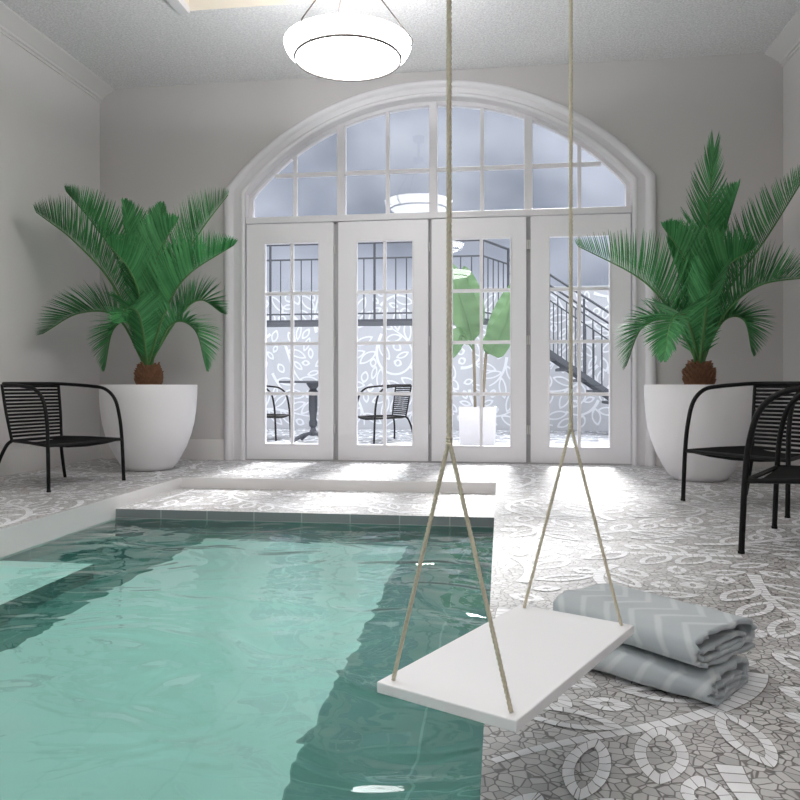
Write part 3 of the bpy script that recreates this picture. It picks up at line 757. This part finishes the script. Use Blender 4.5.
stair = thing('outdoor_staircase', 'black railed staircase descending right from the balcony outside', 'staircase', (0, 0, 0))
SX0, SYa, SYb, slope = .13, 10.72, 11.6, .70; NS = 9; rise = (BZ - GZ) / (NS + 1); run = rise / slope
for yy in (SYa, SYb):
    mb = MB(); xe = SX0 + (BZ - GZ) / slope
    p = [(SX0, BZ), (SX0, BZ - .09), (xe - .09 / slope * 1.0, GZ), (xe, GZ)]
    for y, fl in ((yy, 0), (yy + .04, 1)):
        q = [(a, y, b) for a, b in p]; mb.poly(q if fl else q[::-1])
    for a, b in zip(p, p[1:] + p[:1]): mb.poly([(a[0], yy, a[1]), (b[0], yy, b[1]), (b[0], yy + .04, b[1]), (a[0], yy + .04, a[1])])
    mb.build('stringer', M['iron'], stair)
    mb = MB(); mb.tube([(SX0, yy + .02, rt), (xe + .1, yy + .02, GZ + 1.03)], .018, 6); mb.build('handrail', M['iron'], stair, 60)
    mb = MB(); mb.tube([(SX0, yy + .02, rm), (xe, yy + .02, GZ + .82)], .011, 6); mb.build('handrail', M['iron'], stair, 60)
    for i in range(NS * 2 + 1):
        x = SX0 + .06 + i * run / 2 * 1.05; z = BZ - (x - SX0) * slope
        if z < GZ + .02: break
        mb = MB(); mb.tube([(x, yy + .02, z - .02), (x, yy + .02, z + (1.03 if i % 4 == 0 else .82))], .015 if i % 4 == 0 else .0085, 6); mb.build('baluster', M['iron'], stair, 60)
for i in range(NS):
    z = BZ - rise * (i + 1); mb = MB(); mb.box(SX0 + run * i, SX0 + run * (i + 1) + .02, SYa + .04, SYb, z - .04, z); mb.build('tread', M['iron'], stair)

tb = thing('round_table', 'dark iron pedestal table outside between two armchairs', 'table', (-2.33, 9.22, GZ))
mb = MB(); mb.lathe([(0, .735), (.42, .735), (.425, .742), (.425, .757), (.42, .762), (0, .762)], (0, 0, 0), 48); mb.build('tabletop', M['iron'], tb, 40)
mb = MB(); mb.lathe([(0, .07), (.05, .08), (.055, .12), (.035, .15), (.03, .18), (.05, .20), (.055, .24), (.04, .28), (.045, .34), (.055, .40), (.055, .60), (.06, .63), (.04, .66), (.07, .70), (.09, .735), (0, .735)], (0, 0, 0), 24); mb.build('pedestal', M['iron'], tb, 50)
for k in range(4):
    a = math.radians(45 + 90 * k); c, s_ = math.cos(a), math.sin(a); mb = MB()
    mb.tube(smooth_path([(.03 * c, .03 * s_, .11), (.14 * c, .14 * s_, .09), (.25 * c, .25 * s_, .04), (.29 * c, .29 * s_, .018)], 4), [.024] * 12 + [.018], 8); mb.build('leg', M['iron'], tb, 60)

bn = thing('potted_banana_plant', 'broad leaved plant in white square planter outside the third door', 'potted plant', (-.27, 8.90, GZ))
mb = MB(); rr = .205; N = 4
prof = [(.19, 0), (.205, .02), (.215, .44), (.215, .455), (.20, .455), (.197, .40)]
rings = []
for w, z in prof:
    ring = []
    for cx, cy, a0 in ((1, 1, 0), (-1, 1, 90), (-1, -1, 180), (1, -1, 270)):
        for j in range(5):
            a = math.radians(a0 + j * 22.5); ring.append((cx * (w - .03) + .03 * math.cos(a), cy * (w - .03) + .03 * math.sin(a), z))
    rings.append(ring)
mb.loops(rings, True, True); mb.build('planter', M['white_matte'], bn, 40)
mb = MB(); mb.box(-.19, .19, -.19, .19, .38, .42); mb.build('soil', M['soil'], bn)
for x0, x1, zt in ((-.03, -.05, 1.2), (.06, .10, 1.15)):
    mb = MB(); mb.tube(smooth_path([(x0, 0, .40), (x0 * 1.2, 0, .7), (x1, 0, zt)], 5), [.017] * 10 + [.012], 8); mb.build('stem', M['stem'], bn, 60)
def paddle(path, w, seed):
    P_ = smooth_path(path, 16); m = len(P_); mb = MB(); rows = []
    side = (P_[-1] - P_[0]).cross(Vector((0, 1, 0))); side = side.normalized()
    for i, p in enumerate(P_):
        t = i / (m - 1); tg = (P_[min(i + 1, m - 1)] - P_[max(i - 1, 0)]).normalized()
        s_ = (side - tg * side.dot(tg)).normalized(); nn = tg.cross(s_)
        if t < .12: ww = .008
        else: u = (t - .12) / .88; ww = w * (math.sin(PI * u ** .8) ** .65) + .006 if u < 1 else .004
        rip = .012 * math.sin(i * .9 + seed)
        rows.append([p + s_ * ww * f + nn * (-abs(f) * ww * .28 + rip * abs(f)) for f in (-1, -.66, -.33, 0, .33, .66, 1)])
    mb.loops(rows, False, False); o = mb.build('leaf', M['banana'], bn, 180)
    mb = MB(); mb.tube(P_, [.012 * (1 - .8 * i / m) for i in range(m)], 6); mb.build('midrib', M['banana'], o, 60)
bo = Vector((-.27, 8.90, GZ)); A_ = lambda x, y, dy: at(x, y, 8.90 + dy) - bo
paddle([(-.05, 0, 1.12), A_(468, 322, -.06), A_(457, 290, -.12), A_(449, 262, -.16)], .17, 1)
paddle([(-.05, 0, 1.12), A_(474, 318, .0), A_(470, 290, .02), A_(464, 266, .02)], .13, 2)
paddle([(.10, 0, 1.10), A_(490, 352, -.1), A_(503, 330, -.18), A_(512, 300, -.22)], .15, 3)
paddle([(.10, 0, 1.10), A_(496, 330, .1), A_(506, 305, .2), A_(514, 282, .25)], .12, 4)
paddle([(-.05, 0, 1.12), A_(462, 335, -.1), A_(455, 345, -.2), A_(452, 358, -.24)], .10, 5)
#paddle([(-.05, 0, 1.12), A_(476, 325, -.2), A_(470, 338, -.34), A_(468, 355, -.4)], .09, 6)

# ------------------------------------------------------------------ sky and daylight
w = bpy.data.worlds.new('overcast_sky'); C.world = w; w.use_nodes = True; nt = w.node_tree; nt.nodes.clear()
def wn(kind, ins=None, **kw):
    nd = nt.nodes.new(kind)
    for k, v in kw.items(): setattr(nd, k, v)
    for k, v in (ins or {}).items():
        if isinstance(v, bpy.types.NodeSocket): nt.links.new(v, nd.inputs[k])
        else: nd.inputs[k].default_value = v
    return nd
tc = wn('ShaderNodeTexCoord').outputs['Generated']; sep = wn('ShaderNodeSeparateXYZ', {0: tc})
mp = wn('ShaderNodeMapping', {'Vector': tc, 'Scale': (1, 1, 1.3)}).outputs[0]
nz = wn('ShaderNodeTexNoise', {'Vector': mp, 'Scale': 6.5, 'Detail': 2.5, 'Roughness': .5, 'Distortion': .2}).outputs[0]
cl = wn('ShaderNodeMapRange', {0: nz, 1: .36, 2: .66, 3: 0., 4: 1.}).outputs[0]
low = wn('ShaderNodeMix', {0: cl, 6: (.20, .225, .28, 1), 7: (.42, .45, .53, 1)}, data_type='RGBA').outputs[2]
zf = wn('ShaderNodeMapRange', {0: sep.outputs[2], 1: .45, 2: .75, 3: 0., 4: 1.}, interpolation_type='SMOOTHSTEP').outputs[0]
sky = wn('ShaderNodeMix', {0: zf, 6: low, 7: (2.9, 2.95, 3.1, 1)}, data_type='RGBA').outputs[2]
bg = wn('ShaderNodeBackground', {'Color': sky, 'Strength': 1.0}).outputs[0]
nt.links.new(bg, wn('ShaderNodeOutputWorld').inputs[0])
L = bpy.data.lights.new('sun', 'SUN'); L.energy = 6.4; L.angle = math.radians(13); L.color = (1, .985, .97)
so = bpy.data.objects.new('sun', L); C.collection.objects.link(so)
d = Vector((-.04, -1, -.80)).normalized(); so.rotation_euler = d.to_track_quat('-Z', 'Y').to_euler(); so.location = (0, 9, 9)

# ------------------------------------------------------------------ camera and render look
cam = bpy.data.cameras.new('camera'); cam.sensor_width = 36; cam.lens = F / 800 * 36; cam.shift_y = -(400 - HZ) / 800; cam.clip_start = .05
co = bpy.data.objects.new('camera', cam); C.collection.objects.link(co); co.location = (0, 0, EYE); co.rotation_euler = (PI / 2, 0, YAW)
C.camera = co
vs = C.view_settings; vs.view_transform = 'Standard'; vs.look = 'None'; vs.exposure = .56; vs.gamma = 1; vs.use_curve_mapping = False
cy = C.cycles
cy.use_denoising = True; cy.max_bounces = 14; cy.diffuse_bounces = 6; cy.glossy_bounces = 5; cy.transmission_bounces = 8; cy.transparent_max_bounces = 12
cy.sample_clamp_indirect = 6; cy.blur_glossy = .5
